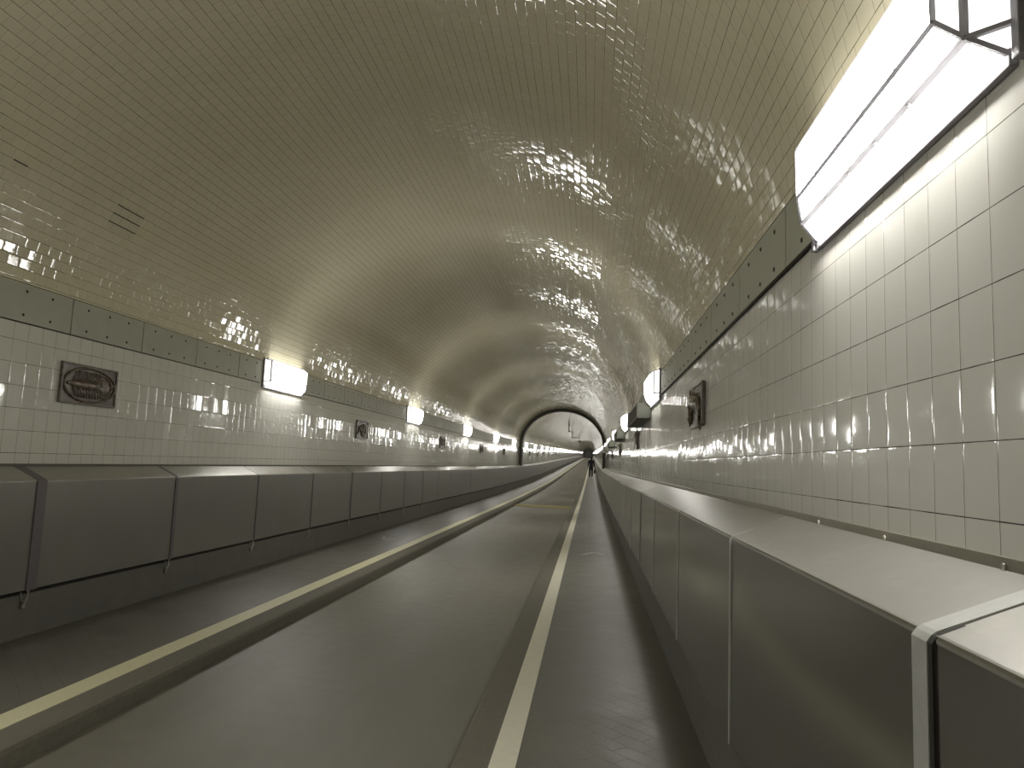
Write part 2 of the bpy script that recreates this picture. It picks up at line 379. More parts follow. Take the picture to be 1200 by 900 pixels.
o = sweep('plinth', rect(-3.95, PL-0.012, ROAD_Z-0.1, -1.03), M['plinth'], closed=True); tag(o, kind='structure')
o = sweep('painted_line', rect(-0.400, -0.283, FLOOR_Z-0.01, FLOOR_Z+0.003), M['line_w'], closed=True)
tag(o, 'cream white painted line along the inner edge of the right pavement', 'painted line')
o = sweep('painted_line', rect(-2.815, -2.668, FLOOR_Z-0.01, FLOOR_Z+0.003), M['line_y'], closed=True)
tag(o, 'yellowish painted line along the left pavement beside the kerb step', 'painted line')
# thin flashing where the bench tops meet the tiles
o = sweep('trim_3', rect(WR-0.012, WR, -0.172, -0.140), simple('flashing_metal', (0.30, 0.28, 0.22), 0.4, 0.7), closed=True); tag(o, kind='structure'); tr3 = o
o = sweep('trim_4', rect(WL, WL+0.010, -0.168, -0.145), M['plinth'], closed=True); tag(o, kind='structure')
for i in range(14):
    y = 0.37+0.5585*i
    b = MB(); b.ball((WR-0.014, y, -0.156), 0.004, 0.006, 0.006, 8, 6); b.box(WR-0.017, WR-0.010, y-0.007, y+0.003, -0.178, -0.152)
    tag(b.build('bolt', M['bolt'], tr3, True), 'bright bolt head')
# end wall far away, with a gate
b = MB(); X0 = WL; X1 = WR; zr = rise(YEND)
n = 24; ring = [(X1, -1.5), (X1, BAND_HI)]+vault_profile(0.0, 32)+[(X0, BAND_HI), (X0, -1.5)]
b.add([(x+bend(YEND), YEND-0.05, z+zr) for x, z in ring]+[(x+bend(YEND), YEND+0.3, z+zr) for x, z in ring], [tuple(range(len(ring))), tuple(range(len(ring), 2*len(ring)))[::-1]])
o = b.build('wall_end', M['gate']); tag(o, kind='structure')

# ------------------------------------------------------------------ placing along the tube
def place(o, x, y, z, rz=0.0):
    sz, sx = slopes(y); o.location = (x+bend(y), y, z+rise(y)); o.rotation_euler = (sz, 0, -sx+rz); return o
def copy_tree(o, parent=None):
    c = o.copy(); COL.objects.link(c)
    if parent: c.parent = parent
    for ch in list(o.children): copy_tree(ch, c)
    return c
ONES = ['first', 'second', 'third', 'fourth', 'fifth', 'sixth', 'seventh', 'eighth', 'ninth']
ORD = ['first', 'second', 'third', 'fourth', 'fifth', 'sixth', 'seventh', 'eighth', 'ninth', 'tenth', 'eleventh', 'twelfth', 'thirteenth', 'fourteenth', 'fifteenth', 'sixteenth', 'seventeenth', 'eighteenth', 'nineteenth']
for tn in ('twent', 'thirt', 'fort'):
    ORD.append(tn+'ieth'); ORD += [tn+'y-'+q for q in ONES]

# ------------------------------------------------------------------ wall lanterns
def lamp_pts(s):
    """corner points for one end; local x = distance out from the wall (times s), y along the tube, z height"""
    return None
def lamp_cage(detail=True):
    # local frame: y from 0 (near end at the wall) to L, x = out from the wall
    L = 1.235
    near = dict(R=(0.012, 0.025, -0.208), Wb=(0.012, 0.0, -0.155), B=(0.074, 0.060, -0.152), Et=(0.074, 0.060, 0.105), Wt=(0.012, 0.0, 0.112), A=(0.105, 0.120, -0.080), C=(0.108, 0.120, 0.085), D=(0.060, 0.120, 0.118), T=(0.012, 0.080, 0.128))
    far = {k: (v[0], L-v[1], v[2]) for k, v in near.items()}
    return L, near, far
def make_lamp(sgn, detail=True):
    """sgn = +1: on the left wall (out = +x), -1: right wall"""
    root = empty('caged_lantern'); L, n, f = lamp_cage()
    def P(p): return (p[0]*sgn, p[1], p[2])
    keys = list(n.keys()); V = [P(n[k]) for k in keys]+[P(f[k]) for k in keys]; nk = len(keys); ix = {k: i for i, k in enumerate(keys)}
    F = []
    for a, c in (('R', 'B'), ('B', 'A'), ('A', 'C'), ('C', 'D'), ('D', 'T')): F.append((ix[a], ix[c], ix[c]+nk, ix[a]+nk))
    nm = len(F)
    for off in (0, nk):
        for q in (('A', 'C', 'Et', 'B'), ('B', 'Et', 'Wt', 'Wb'), ('B', 'Wb', 'R'), ('C', 'D', 'Et'), ('D', 'T', 'Wt', 'Et')):
            F.append(tuple(ix[k]+off for k in q))
    g = mesh('glass_panes', V, F, M['glow'], root); g.data.materials.append(M['glow_end']); g.data.materials.append(M['glow_low']); g.data.materials.append(M['glow_top'])
    for i, p in enumerate(g.data.polygons): p.material_index = 2 if i == 0 else ((3 if i >= 3 else 0) if i < nm else 1)
    if not detail: return root
    b = MB(); cen = Vector((0.03*sgn, L/2, 0))
    def B_(p, q, wd, th=0.010, out=0.004):
        p = Vector(P(p)); q = Vector(P(q)); m = (p+q)/2; nr = Vector((m.x-cen.x, 0, m.z-cen.z))
        if nr.length < 1e-4: nr = Vector((sgn, 0, 0))
        nr.normalize()
        if (p-q).normalized().cross(nr).length < 0.2: nr = Vector((sgn, (-1 if m.y < L/2 else 1)*0.8, 0)).normalized()
        o_ = nr*out; b.bar(p+o_, q+o_, wd, th, nr)
    for k, wd in (('B', 0.016), ('A', 0.011), ('C', 0.006), ('D', 0.006)): B_(n[k], f[k], wd)
    for e in (n, f):
        B_(e['A'], e['C'], 0.007); B_(e['A'], e['B'], 0.010); B_(e['B'], e['Et'], 0.018); B_(e['B'], e['R'], 0.012)
        B_(e['B'], e['Wb'], 0.014); B_(e['Et'], e['Wt'], 0.010); B_(e['Et'], e['C'], 0.008)
    b.build('cage', M['lamp_frame'], root)
    for k in range(1, 5):
        b = MB(); t = 0.120+(L-0.24)*k/5.0
        def at(key, e=0.004):
            v = Vector((n[key][0], 0, n[key][2])); o_ = (v-Vector((0.02, 0, 0))).normalized()*e; return Vector(((v.x+o_.x)*sgn, t, v.z+o_.z))
        mid = at('A').lerp(at('C'), 0.16)
        b.tube([at('R'), at('B'), at('A'), mid], 0.0022, 6); b.ball(at('B'), 0.007, 0.011, 0.007, 8, 6); b.ball(at('A'), 0.005, 0.008, 0.006, 8, 6)
        b.build('cross_bar', M['lamp_frame'], root)
    b = MB(); xs = sorted((0.0, 0.017*sgn))
    b.box(xs[0], xs[1], 0.02, L-0.02, -0.238, -0.200, 0.003)      # bottom rail
    xs = sorted((0.0, 0.020*sgn))
    b.box(xs[0], xs[1], 0.06, L-0.06, 0.122, 0.142, 0.003)        # top rail
    xs = sorted((0.0, 0.022*sgn))
    b.box(xs[0], xs[1], -0.022, 0.004, -0.236, 0.135, 0.003); b.box(xs[0], xs[1], L-0.004, L+0.022, -0.236, 0.135, 0.003)
    b.build('back_frame', M['lamp_back'], root)
    return root
LZ = 1.037; LY0 = 1.382
pl = make_lamp(+1); prt = make_lamp(-1); sl = make_lamp(+1, False); srt = make_lamp(-1, False)
def flatten(root, name):                    # tiny distant copies: the glass alone
    g = root.children[0]; g.parent = None; g.name = name; bpy.data.objects.remove(root); return g
sl = flatten(sl, 'caged_lantern'); srt = flatten(srt, 'caged_lantern')
NL = int((YEND-4)/PITCH)
used = set()
for side, x, det, sim in (('left', WL, pl, sl), ('right', WR, prt, srt)):
    for k in range(-2, NL+1):
        y = LY0+PITCH*k
        src = det if k < 9 else sim
        if src not in used: o = src; used.add(src)
        else: o = copy_tree(src)
        place(o, x+(0.001 if side == 'left' else -0.001), y, LZ)
        if k < 0: lab = 'glowing caged wall lantern on the %s wall behind the viewpoint' % side; grp = 'wall lanterns behind the viewpoint, %s' % side
        elif k == 0:
            lab = 'largest glowing caged wall lantern, close at the upper right above the white tiles' if side == 'right' else 'glowing caged wall lantern on the left wall level with the viewpoint'; grp = 'wall lanterns, %s wall' % side
        elif k <= 5:
            lab = '%s glowing caged wall lantern along the %s wall %s' % (ORD[k-1] if side == 'left' else ORD[k-1], side, 'from the left edge of the photo' if side == 'left' else 'after the huge one at upper right')
            grp = 'wall lanterns, %s wall' % side
        else: lab = 'tiny glowing wall lantern far along the %s wall, beyond the dark arch rib' % side; grp = 'far wall lanterns, %s wall' % side
        tag(o, lab, 'wall lamp', grp)

# ------------------------------------------------------------------ band plates
def plate_mesh(sgn, L):
    b = MB(); xs = sorted((-0.0005*sgn, -0.016*sgn)); b.box(xs[0]+0.006*sgn, xs[1]+0.006*sgn, 0.005, L-0.005, 0.003-0.14, 0.137, 0.002); return b
def make_plate(sgn, L, rivets):
    r = empty('band_plate') if rivets else None
    o = plate_mesh(sgn, L).build('plate' if rivets else 'band_plate', M['band'], r)
    if not rivets: return o
    for t in (0.2, 0.48, 0.76):
        for z in (0.085, -0.085):
            b = MB(); b.ball((0.006*sgn, L*t+random.uniform(-.01, .01), z), 0.005, 0.011, 0.011, 10, 6); b.build('rivet', M['rivet'], r, True)
    return r
NP = 150; zc = (BAND_LO+BAND_HI)/2
for side, x, sgn, L, y0, k0 in (('left', WL, 1, 0.898, 5.098, -4), ('right', WR, -1, 0.943, 3.05, -3)):
    rv = make_plate(sgn, L, True); pn = make_plate(sgn, L, False); first = {rv: True, pn: True}
    for k in range(k0, k0+NP):
        y = y0+L*k; src = rv if k < 14 else pn
        if first[src]: o = src; first[src] = False
        else: o = copy_tree(src)
        place(o, x, y, zc)
        if k < 0:
            nth = k-k0
            lab = 'grey green riveted plate above the %s tiles, %s' % (side, ('cut by the left photo edge' if k == -1 else 'outside the left photo edge') if side == 'left' else ('mostly behind the huge lantern' if k == -1 else 'fully hidden by the huge lantern'))
        elif k < 8: lab = '%s complete grey green riveted plate of the band above the %s wall tiles' % (ORD[k], side)
        elif y < 40: lab = '%s grey green band plate above the %s tiles, before the arch rib' % (ORD[k], side)
        else: lab = 'tiny grey green band plate above the %s tiles, beyond the arch rib' % side
        tag(o, lab, 'band plate', 'band plates above the %s wall tiles' % side)
    b = MB(); y = y0+L*(k0+NP)
    while y < YEND-L:
        q = plate_mesh(sgn, L); zz = rise(y+L/2)
        b.add([(v[0]+x+bend(y), v[1]+y, v[2]+zc+zz) for v in q.v], q.f); y += L
    o = b.build('band_plate', M['band']); tag(o, 'farthest band plates above the %s wall tiles, too small to tell apart' % side, 'band plates', kind='stuff')

# ------------------------------------------------------------------ steel bench panels
def panel_mesh(sgn, L, seed, wall_x, front_x, zb):
    """sgn -1: bench on the right wall. Local origin at the wall, y=0 joint; x measured from wall."""
    rnd = random.Random(seed); fr = front_x-wall_x; o_ = math.copysign(1, fr)
    zt, zi = -0.252, -0.163; W_ = abs(fr)
    prof = [(0.014, zi)]
    for t in (0.25, 0.5, 0.75): prof.append((0.014+(W_-0.012-0.014)*t, zi+(zt+0.004-zi)*t+0.0015*math.sin(PI*t)))
    prof += [(W_-0.009, zt+0.003), (W_-0.005, zt+0.0005), (W_-0.0015, zt-0.004), (W_, zt-0.010)]
    nz = 12
    for i in range(1, nz+1):
        t = i/nz; prof.append((W_, zt-0.012+(zb-zt+0.012)*t))
    prof.append((W_-0.035, zb))
    g = 0.004; ny = 16; ys = [g+(L-2*g)*(i/ny) for i in range(ny+1)]
    ax = rnd.uniform(0.5, 1.0)*0.004; k1 = rnd.choice((1, 2)); ph = rnd.uniform(-0.5, 0.5); V = []
    nb = len(prof)
    for y in ys:
        t = (y-g)/(L-2*g)
        for i, (px, pz) in enumerate(prof):
            dx = 0
            if i >= 8 and i < nb-1:
                s = (i-8)/(nz); e = math.sin(PI*s)**2
                dx = ax*e*(math.sin(PI*t)**2)*(0.7+0.5*math.sin(k1*PI*t+ph*4+s*2.5))
            V.append(((px+dx)*o_, y, pz))
    F = []
    for j in range(ny):
        for i in range(nb-1): a = j*nb+i; F.append((a, a+1, a+1+nb, a+nb))
    # closed ends (folded flanges)
    m = len(V)
    for y in (ys[0], ys[-1]):
        j = 0 if y == ys[0] else ny
        base = [j*nb+i for i in range(nb)]
        V += [(0.014*o_, y, zb)]; F.append(tuple(base+[len(V)-1]))
    return V, F
def make_panel(sgn, L, seed, wall_x, front_x, zb, mat):
    V, F = panel_mesh(sgn, L, seed, wall_x, front_x, zb)
    me = bpy.data.meshes.new('cover'); me.from_pydata(V, [], F)
    bm = bmesh.new(); bm.from_mesh(me); bmesh.ops.recalc_face_normals(bm, faces=bm.faces)
    for f_ in bm.faces: f_.smooth = len(f_.verts) == 4
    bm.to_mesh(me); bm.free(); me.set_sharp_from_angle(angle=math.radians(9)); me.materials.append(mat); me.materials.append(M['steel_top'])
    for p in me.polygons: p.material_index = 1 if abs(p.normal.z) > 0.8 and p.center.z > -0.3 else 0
    return me
def strap(sgn, wall_x, front_x, zb, y0, y1, mat, name='joint_strap', lift=0.003, parent=None):
    W_ = abs(front_x-wall_x); o_ = math.copysign(1, front_x-wall_x)
    pr = [(0.014, -0.163), (W_-0.012, -0.248), (W_-0.004, -0.254), (W_, -0.264), (W_, zb-0.004)]
    out = [(0.014, -0.163+lift), (W_-0.011, -0.248+lift), (W_-0.002, -0.254+lift*0.7), (W_+lift+0.004, -0.264), (W_+lift+0.004, zb-0.004)]
    P_ = out+pr[::-1]; b = MB(); n_ = len(P_)
    b.add([(x*o_, y, z) for y in (y0, y1) for x, z in P_], [(i, (i+1) % n_, (i+1) % n_+n_, i+n_) for i in range(n_)]+[tuple(range(n_)), tuple(range(n_, 2*n_))[::-1]])
    return b.build(name, mat, parent)
for side, wx, fx, sgn, L, y0, k0, zb, mt in (('left', WL, PL, 1, 1.680, 4.725, -4, -1.0, M['steel_l']), ('right', WR, PR, -1, 1.683, 1.284, -4, -1.03, M['steel_r'])):
    meshes = [make_panel(sgn, L, 11*i+(5 if sgn > 0 else 0), wx, fx, zb, mt) for i in range(6)]
    yend_ind = 0
    for k in range(k0, k0+NP):
        y = y0+L*k; me = meshes[(k-k0) % 6]
        near = -1 <= k <= 7
        if near:
            r = empty('bench_panel'); o = bpy.data.objects.new('steel_cover', me); COL.objects.link(o); o.parent = r
            if side == 'right':
                if k == 0: tag(strap(sgn, wx, fx, zb, 0.006, 0.062, M['strap_w'], parent=r, lift=0.002), 'worn whitish strap over the joint')
                else: strap(sgn, wx, fx, zb, -0.006, 0.010, M['strap_w'], 'joint_seam', 0.001, r)
                if k == 0:
                    strap(sgn, wx, fx, zb, -0.010, 0.004, M['dark'], 'joint_gap', 0.0005, r)
            else:
                if k in (0, 1): strap(sgn, wx, fx, zb, -0.045 if k == 0 else -0.022, 0.045 if k == 0 else 0.020, M['strap_d'], parent=r, lift=0.004)
                else: strap(sgn, wx, fx, zb, -0.010, 0.010, M['strap_d'], 'joint_seam', 0.002, r)
                xx = fx-wx; b = MB()
                b.tube([(xx+0.004, -0.02, zb-0.005), (xx+0.008, -0.03, zb-0.05), (xx+0.010, -0.055, zb-0.085), (xx+0.010, -0.085, zb-0.06), (xx+0.006, -0.09, zb-0.01)], 0.006, 8)
                b.box(xx-0.014, xx+0.008, -0.07, -0.04, zb-0.12, zb-0.085, 0.003)
                b.build('hook', M['bolt'], r)
        else:
            r = bpy.data.objects.new('bench_panel', me); COL.objects.link(r)
        place(r, wx, y, 0.0, rz=random.uniform(-0.0015, 0.0015) if k > 1 else 0.0)
        if k < -1: lab = 'steel bench cover panel on the %s side outside the picture' % side
        elif k == -1: lab = ('steel bench cover panel cut by the left edge of the photo' if side == 'left' else 'nearest steel bench panel in the bottom right corner, beyond the whitish strap')
        elif k <= 7:
            lab = '%s whole %s steel bench cover panel along the %s wall' % (ORD[k], 'dull' if side == 'left' else 'shiny', side)
        elif y < 40: lab = '%s steel bench cover panel along the %s wall, before the arch rib' % (ORD[k], side)
        else: lab = 'tiny steel bench cover panel along the %s wall, beyond the arch rib' % side
        tag(r, lab, 'panel', 'steel bench panels along the %s wall' % side)
    V = []; F = []; y = y0+L*(k0+NP); pv, pf = panel_mesh(sgn, L, 3, wx, fx, zb)
    while y < YEND-L:
        n_ = len(V); V += [(v[0]+wx+bend(y), v[1]+y, v[2]+rise(y+L/2)) for v in pv]; F += [tuple(i+n_ for i in f_) for f_ in pf]; y += L
    o = mesh('bench_panel', V, F, mt); tag(o, 'farthest steel bench panels on the %s side, too small to tell apart' % side, 'panels', kind='stuff')

# ------------------------------------------------------------------ relief plaques
def ell(cx, cz, a, b_, n=40): return [(cx+a*math.cos(2*PI*i/n), cz+b_*math.sin(2*PI*i/n)) for i in range(n+1)]
def make_relief(design, sgn):
    """local x out from wall, y along wall (centre 0), z centre 0; 0.65 x 0.315"""
    r = empty('relief_plaque'); H, Wd = 0.158, 0.325
    def X(d): return d*sgn
    b = MB(); xs = sorted((X(0.0), X(0.014))); b.box(xs[0], xs[1], -Wd, Wd, -H, H, 0.004)
    # raised rim
    for (y0, y1, z0, z1) in ((-Wd, Wd, H-0.016, H), (-Wd, Wd, -H, -H+0.016), (-Wd, -Wd+0.018, -H, H), (Wd-0.018, Wd, -H, H)):
        xs = sorted((X(0.010), X(0.024))); b.box(xs[0], xs[1], y0, y1, z0, z1, 0.003)
    b.build('backing_plate', M['relief'], r)
    f = MB()
    if design == 0:          # oval moulding round a ribbed creature with a round head
        m_ = MB(); m_.tube([(X(0.022), y, z) for y, z in ell(0, 0, 0.295, 0.135, 48)], 0.011, 8, False); m_.build('oval_moulding', M['relief'], r, True)
        f.tube([(X(0.022), -0.26, 0.0), (X(0.03), -0.2, 0.0), (X(0.034), -0.05, -0.005), (X(0.034), 0.08, -0.002)], [0.012, 0.022, 0.026, 0.024], 10)
        for i in range(9):
            y = -0.19+i*0.033
            for s in (1, -1): f.tube([(X(0.026), y, 0.015*s), (X(0.032), y+0.02, 0.06*s), (X(0.022), y-0.005+0.03, 0.105*s)], [0.010, 0.009, 0.005], 6)
        f.ball((X(0.022), 0.16, 0.0), 0.022, 0.075, 0.07, 16, 10); f.ball((X(0.045), 0.12, 0.008), 0.012, 0.016, 0.016)
        f.tube([(X(0.024), y, z) for y, z in ell(0.16, 0, 0.09, 0.088, 28)], 0.008, 6, False)
        f.tube([(X(0.024), 0.22, 0.06), (X(0.028), 0.26, 0.02), (X(0.024), 0.25, -0.04)], [0.008, 0.014, 0.006], 6)
        f.build('ribbed_creature', M['relief_fig'], r, True)
    elif design == 1:        # curled fish, head down, tail thrown up
        pts = []; rs = []
        for i in range(22):
            t = i/21.0; y = 0.22-0.44*t+0.05*math.sin(t*7); z = -0.095+0.17*math.sin(t*PI*1.05)*(1-0.25*t)+0.03*math.sin(t*9); pts.append((X(0.026+0.006*math.sin(t*PI)), y, z)); rs.append(0.014+0.040*math.sin(PI*min(1, (t*0.9+0.1)))**0.8)
        f.tube(pts, rs, 12)
        for s in (-1, 1): f.tube([pts[-1], (X(0.04), -0.26, pts[-1][2]+0.05*s), (X(0.03), -0.285, pts[-1][2]+0.09*s)], [0.014, 0.02, 0.006], 6)
        for i in range(3, 18, 2):
            p = pts[i]; f.tube([p, (X(0.03), p[1]+0.01, p[2]+0.075)], [0.012, 0.004], 6)
        for i in range(4, 17, 3):
            p = pts[i]; f.tube([p, (X(0.04), p[1]-0.02, p[2]-0.085)], [0.016, 0.006], 6)
        f.ball((pts[0][0]+X(0.004), pts[0][1]+0.01, pts[0][2]), 0.03, 0.035, 0.032); f.ball((X(0.058), 0.215, -0.085), 0.01, 0.012, 0.012)
        f.build('fish_figure', M['relief_fig'], r, True)
    elif design == 2:        # round boss with a hollow and petals
        f.tube([(X(0.026), y, z) for y, z in ell(0.06, -0.01, 0.12, 0.105, 32)], 0.016, 8, False)
        f.ball((X(0.02), 0.06, -0.01), 0.03, 0.06, 0.055)
        for i in range(10):
            t = 2*PI*i/10; f.tube([(X(0.03), 0.06+0.06*math.cos(t), -0.01+0.05*math.sin(t)), (X(0.03), 0.06+0.11*math.cos(t), -0.01+0.095*math.sin(t))], [0.010, 0.014], 6)
        f.tube([(X(0.024), -0.26, -0.09), (X(0.03), -0.18, 0.03), (X(0.028), -0.12, -0.02), (X(0.024), -0.06, 0.08)], [0.01, 0.03, 0.026, 0.01], 8)
        f.build('round_boss', M['relief_fig'], r, True)
    else:                    # crab-like figure
        f.ball((X(0.026), 0.0, -0.01), 0.03, 0.11, 0.065, 16, 10)
        for s in (-1, 1):
            for i in range(4): f.tube([(X(0.026), s*(0.05+0.02*i), -0.04+0.02*i), (X(0.032), s*(0.14+0.02*i), 0.0-0.03*(2-i)), (X(0.022), s*(0.20+0.018*i), -0.09+0.035*i)], [0.013, 0.010, 0.005], 6)
            f.tube([(X(0.03), s*0.07, 0.03), (X(0.036), s*0.13, 0.09), (X(0.034), s*0.20, 0.10)], [0.014, 0.013, 0.024], 8)
            f.tube([(X(0.034), s*0.20, 0.10), (X(0.034), s*0.25, 0.125)], [0.02, 0.006], 6)
        f.build('crab_figure', M['relief_fig'], r, True)
    for ch in r.children:
        if ch.name.split('.')[0] not in ('backing_plate', 'oval_moulding'):
            for v in ch.data.vertices: v.co.x = X(0.014)+(v.co.x-X(0.014))*0.72
    return r
DES = [0, 2, 3, 1]; DESR = [1, 3, 0, 2]
dn = {0: 'ribbed creature in an oval', 1: 'arched finned fish', 2: 'round petalled boss', 3: 'crab shaped figure'}
for side, x, sgn, yc, des in (('left', WL, 1, 5.36, DES), ('right', WR, -1, 5.49, DESR)):
    protos = {}
    for k in range(0, 16):
        d = des[k % 4]
        if d not in protos: o = make_relief(d, sgn); protos[d] = o
        else: o = copy_tree(protos[d])
        place(o, x+0.003*sgn, yc+PITCH*k, 0.480)
        if k == 0: lab = 'nearest dark brown relief plaque on the %s wall, %s' % (side, dn[d])
        elif k < 5: lab = '%s dark relief plaque along the %s tiled wall from the camera' % (ORD[k], side)
        else: lab = 'tiny dark relief plaque on the %s tiles, beyond the arch rib' % side
        tag(o, lab, 'relief plaque', 'relief plaques on the %s wall' % side)

# ------------------------------------------------------------------ brown boxes on the right wall between the lanterns
def make_box():
    r = empty('equipment_box'); b = MB(); Lb = 2.35; b.box(-0.190, 0.0, 0, Lb, -0.1, 0.1, 0.006); b.build('housing', M['box'], r)
    b = MB()
    for i in range(26): b.box(-0.196, -0.188, 0.06+i*0.088, 0.10+i*0.088, -0.085, 0.085, 0.002)
    b.build('ribbed_cover', M['box'], r)
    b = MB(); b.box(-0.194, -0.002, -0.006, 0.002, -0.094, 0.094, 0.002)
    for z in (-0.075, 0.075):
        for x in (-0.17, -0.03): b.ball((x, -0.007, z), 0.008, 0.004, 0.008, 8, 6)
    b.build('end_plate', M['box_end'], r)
    for y in (0.2, 1.2, 2.15):
        b = MB(); b.box(-0.15, 0.0, y, y+0.04, 0.1, 0.125, 0.003); b.build('bracket', M['cable'], r)
    return r
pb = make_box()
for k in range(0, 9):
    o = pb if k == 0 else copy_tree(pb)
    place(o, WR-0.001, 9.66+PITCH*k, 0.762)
    lab = 'nearest long dark brown box on the right wall, past the second lantern' if k == 0 else ('second long dark box on the right wall, half hidden by a lantern' if k == 1 else 'far long dark box jutting from the right wall between lanterns')
    tag(o, lab, 'box', 'dark boxes along the right wall')
for k in range(0, 9):
    y0, y1 = (2.66, 8.34) if k == 0 else (12.05+PITCH*(k-1), 15.36+PITCH*(k-1))
    if k == 5: continue
    n_ = 4; b = MB(); b.tube([warp((WR-0.0105, y0+(y1-y0)*i/n_, BAND_LO-0.004)) for i in range(n_+1)], 0.0075, 8)
    o = b.build('conduit', M['cable'], None, True)
    tag(o, '%s dark conduit run under the band plates of the right wall%s' % (ORD[k], ', longest and nearest' if k == 0 else ', between box and lantern'), 'conduit', 'conduit runs on the right wall')

# ------------------------------------------------------------------ dark arch rib with a double flange
YR = 40.9
r = empty('arch_rib', warp((CX, YR, FLOOR_Z))); tag(r, 'dark steel arch rib spanning the whole vault and walls', 'arch')
base = warp((CX, YR, FLOOR_Z))
def rib_ring(y0, y1, t_in, name):
    pr_in = [(WR-t_in, -0.25), (WR-t_in, BAND_HI-0.05)]+vault_profile(t_in, 96)+[(WL+t_in, BAND_HI-0.05), (WL+t_in, -0.25)]
    pr_out = [(WR-0.002, -0.25), (WR-0.002, BAND_HI-0.05)]+vault_profile(0.003, 96)+[(WL+0.002, BAND_HI-0.05), (WL+0.002, -0.25)]
    V = []; n_ = len(pr_in)
    for y in (y0, y1):
        for q in (pr_in, pr_out):
            for x, z in q: V.append(warp((x, y, z))-base)
    F = []
    for i in range(n_-1):
        a = i; b1 = i+1
        F += [(a, b1, b1+2*n_, a+2*n_), (a+n_, a+3*n_, b1+3*n_, b1+n_), (a, a+n_, b1+n_, b1), (a+2*n_, b1+2*n_, b1+3*n_, a+3*n_)]
    for e in (0, n_-1): F.append((e, e+2*n_, e+3*n_, e+n_))
    return mesh(name, V, F, M['rib'], r)
rib_ring(YR-0.28, YR-0.10, 0.15, 'flange'); rib_ring(YR+0.22, YR+0.40, 0.15, 'flange'); rib_ring(YR-0.11, YR+0.23, 0.05, 'web')

# ------------------------------------------------------------------ threshold bar across the carriageway, chalk marks
b = MB(); b.box(KL+0.01, KR-0.01, 24.42, 24.52, ROAD_Z-0.005, ROAD_Z+0.045, 0.008)
o = b.build('threshold_bar', M['threshold'], None, False, True); tag(o, 'narrow yellow bar lying across the sunken carriageway', 'bar')
def mark(pts, wd, lab):
    V = []; F = []
    n_ = len(pts)
    for h in (0.0015, 0.003):
        for i, (x, y) in enumerate(pts):
            a = pts[min(i+1, n_-1)]; c = pts[max(i-1, 0)]; d = Vector((a[0]-c[0], a[1]-c[1])).normalized(); ww = wd*math.sin(PI*(i+0.6)/(n_+0.2))
            V.append((x-d.y*ww, y+d.x*ww, FLOOR_Z+h-0.001)); V.append((x+d.y*ww, y-d.x*ww, FLOOR_Z+h-0.001))
    for i in range(n_-1): a = 2*i; F.append((a, a+1, a+3, a+2)); F.append(tuple(v+2*n_ for v in (a, a+2, a+3, a+1)))
    o = mesh('chalk_mark', V, F, M['chalk']); tag(o, lab, 'floor mark')
mark([(-0.14, 11.10), (-0.09, 11.02), (-0.03, 11.12), (0.03, 11.30), (0.10, 11.42), (0.16, 11.40), (0.21, 11.28), (0.26, 11.22)], 0.030, 'pale curved scuff mark on the right pavement')
mark([(-3.40, 12.1), (-3.37, 11.9), (-3.33, 11.78), (-3.27, 11.74), (-3.20, 11.78), (-3.13, 11.80), (-3.08, 11.80)], 0.028, 'pale hooked scuff mark on the left pavement')

# ------------------------------------------------------------------ small hangers under the far vault
def hanger(x, y, drop, arm, box, lab):
    top = ZC+math.sqrt(RC**2-(x-CX)**2); r = empty('ceiling_hanger', warp((x, y, top))); tag(r, lab, 'hanger')
    b = MB(); b.box(-0.10, 0.10, -0.06, 0.06, -0.035, 0.01, 0.004); b.build('mounting_plate', M['sign'], r)
    b = MB(); b.tube([(0, 0, 0), (0, 0, -drop)], 0.03, 8); b.build('rod', M['sign'], r)
    b = MB(); b.tube([(-0.04, 0, -drop), (arm, 0, -drop)], 0.035, 8)
    if box: b.box(arm-0.12, arm+0.12, -0.08, 0.08, -drop-0.13, -drop+0.13, 0.01)
    b.build('arm', M['sign'], r)
hanger(-1.95, 62, 0.55, 0.18, False, 'small dark rod hanging from the vault just beyond the arch rib')
hanger(-2.25, 84, 0.55, 0.85, False, 'small dark bracket with a sideways arm under the far vault')
hanger(-1.9, 112, 0.6, 0.05, True, 'small dark hanging box under the vault, farthest of the hangers')
# gate in the end wall
gx = bend(YEND); gz = rise(YEND)
r = empty('gate', (gx+CX, YEND-0.4, FLOOR_Z+gz)); tag(r, 'dark gate closing the far end of the tunnel', 'gate')
b = MB(); b.box(-1.7, 1.7, -0.1, 0.1, 2.9, 3.1, 0.02); b.box(-1.7, -1.55, -0.1, 0.1, 0, 3.0, 0.02); b.box(1.55, 1.7, -0.1, 0.1, 0, 3.0, 0.02); b.build('gate_frame', M['sign'], r)
for s in (-1, 1):
    b = MB(); b.box(min(0.02*s, 1.54*s), max(0.02*s, 1.54*s), -0.04, 0.04, 0.02, 2.88, 0.01)
    for i in range(5): b.box(s*0.77-0.7, s*0.77+0.7, -0.06, -0.035, 0.3+i*0.5, 0.36+i*0.5)
    b.build('gate_leaf', M['gate'], r)

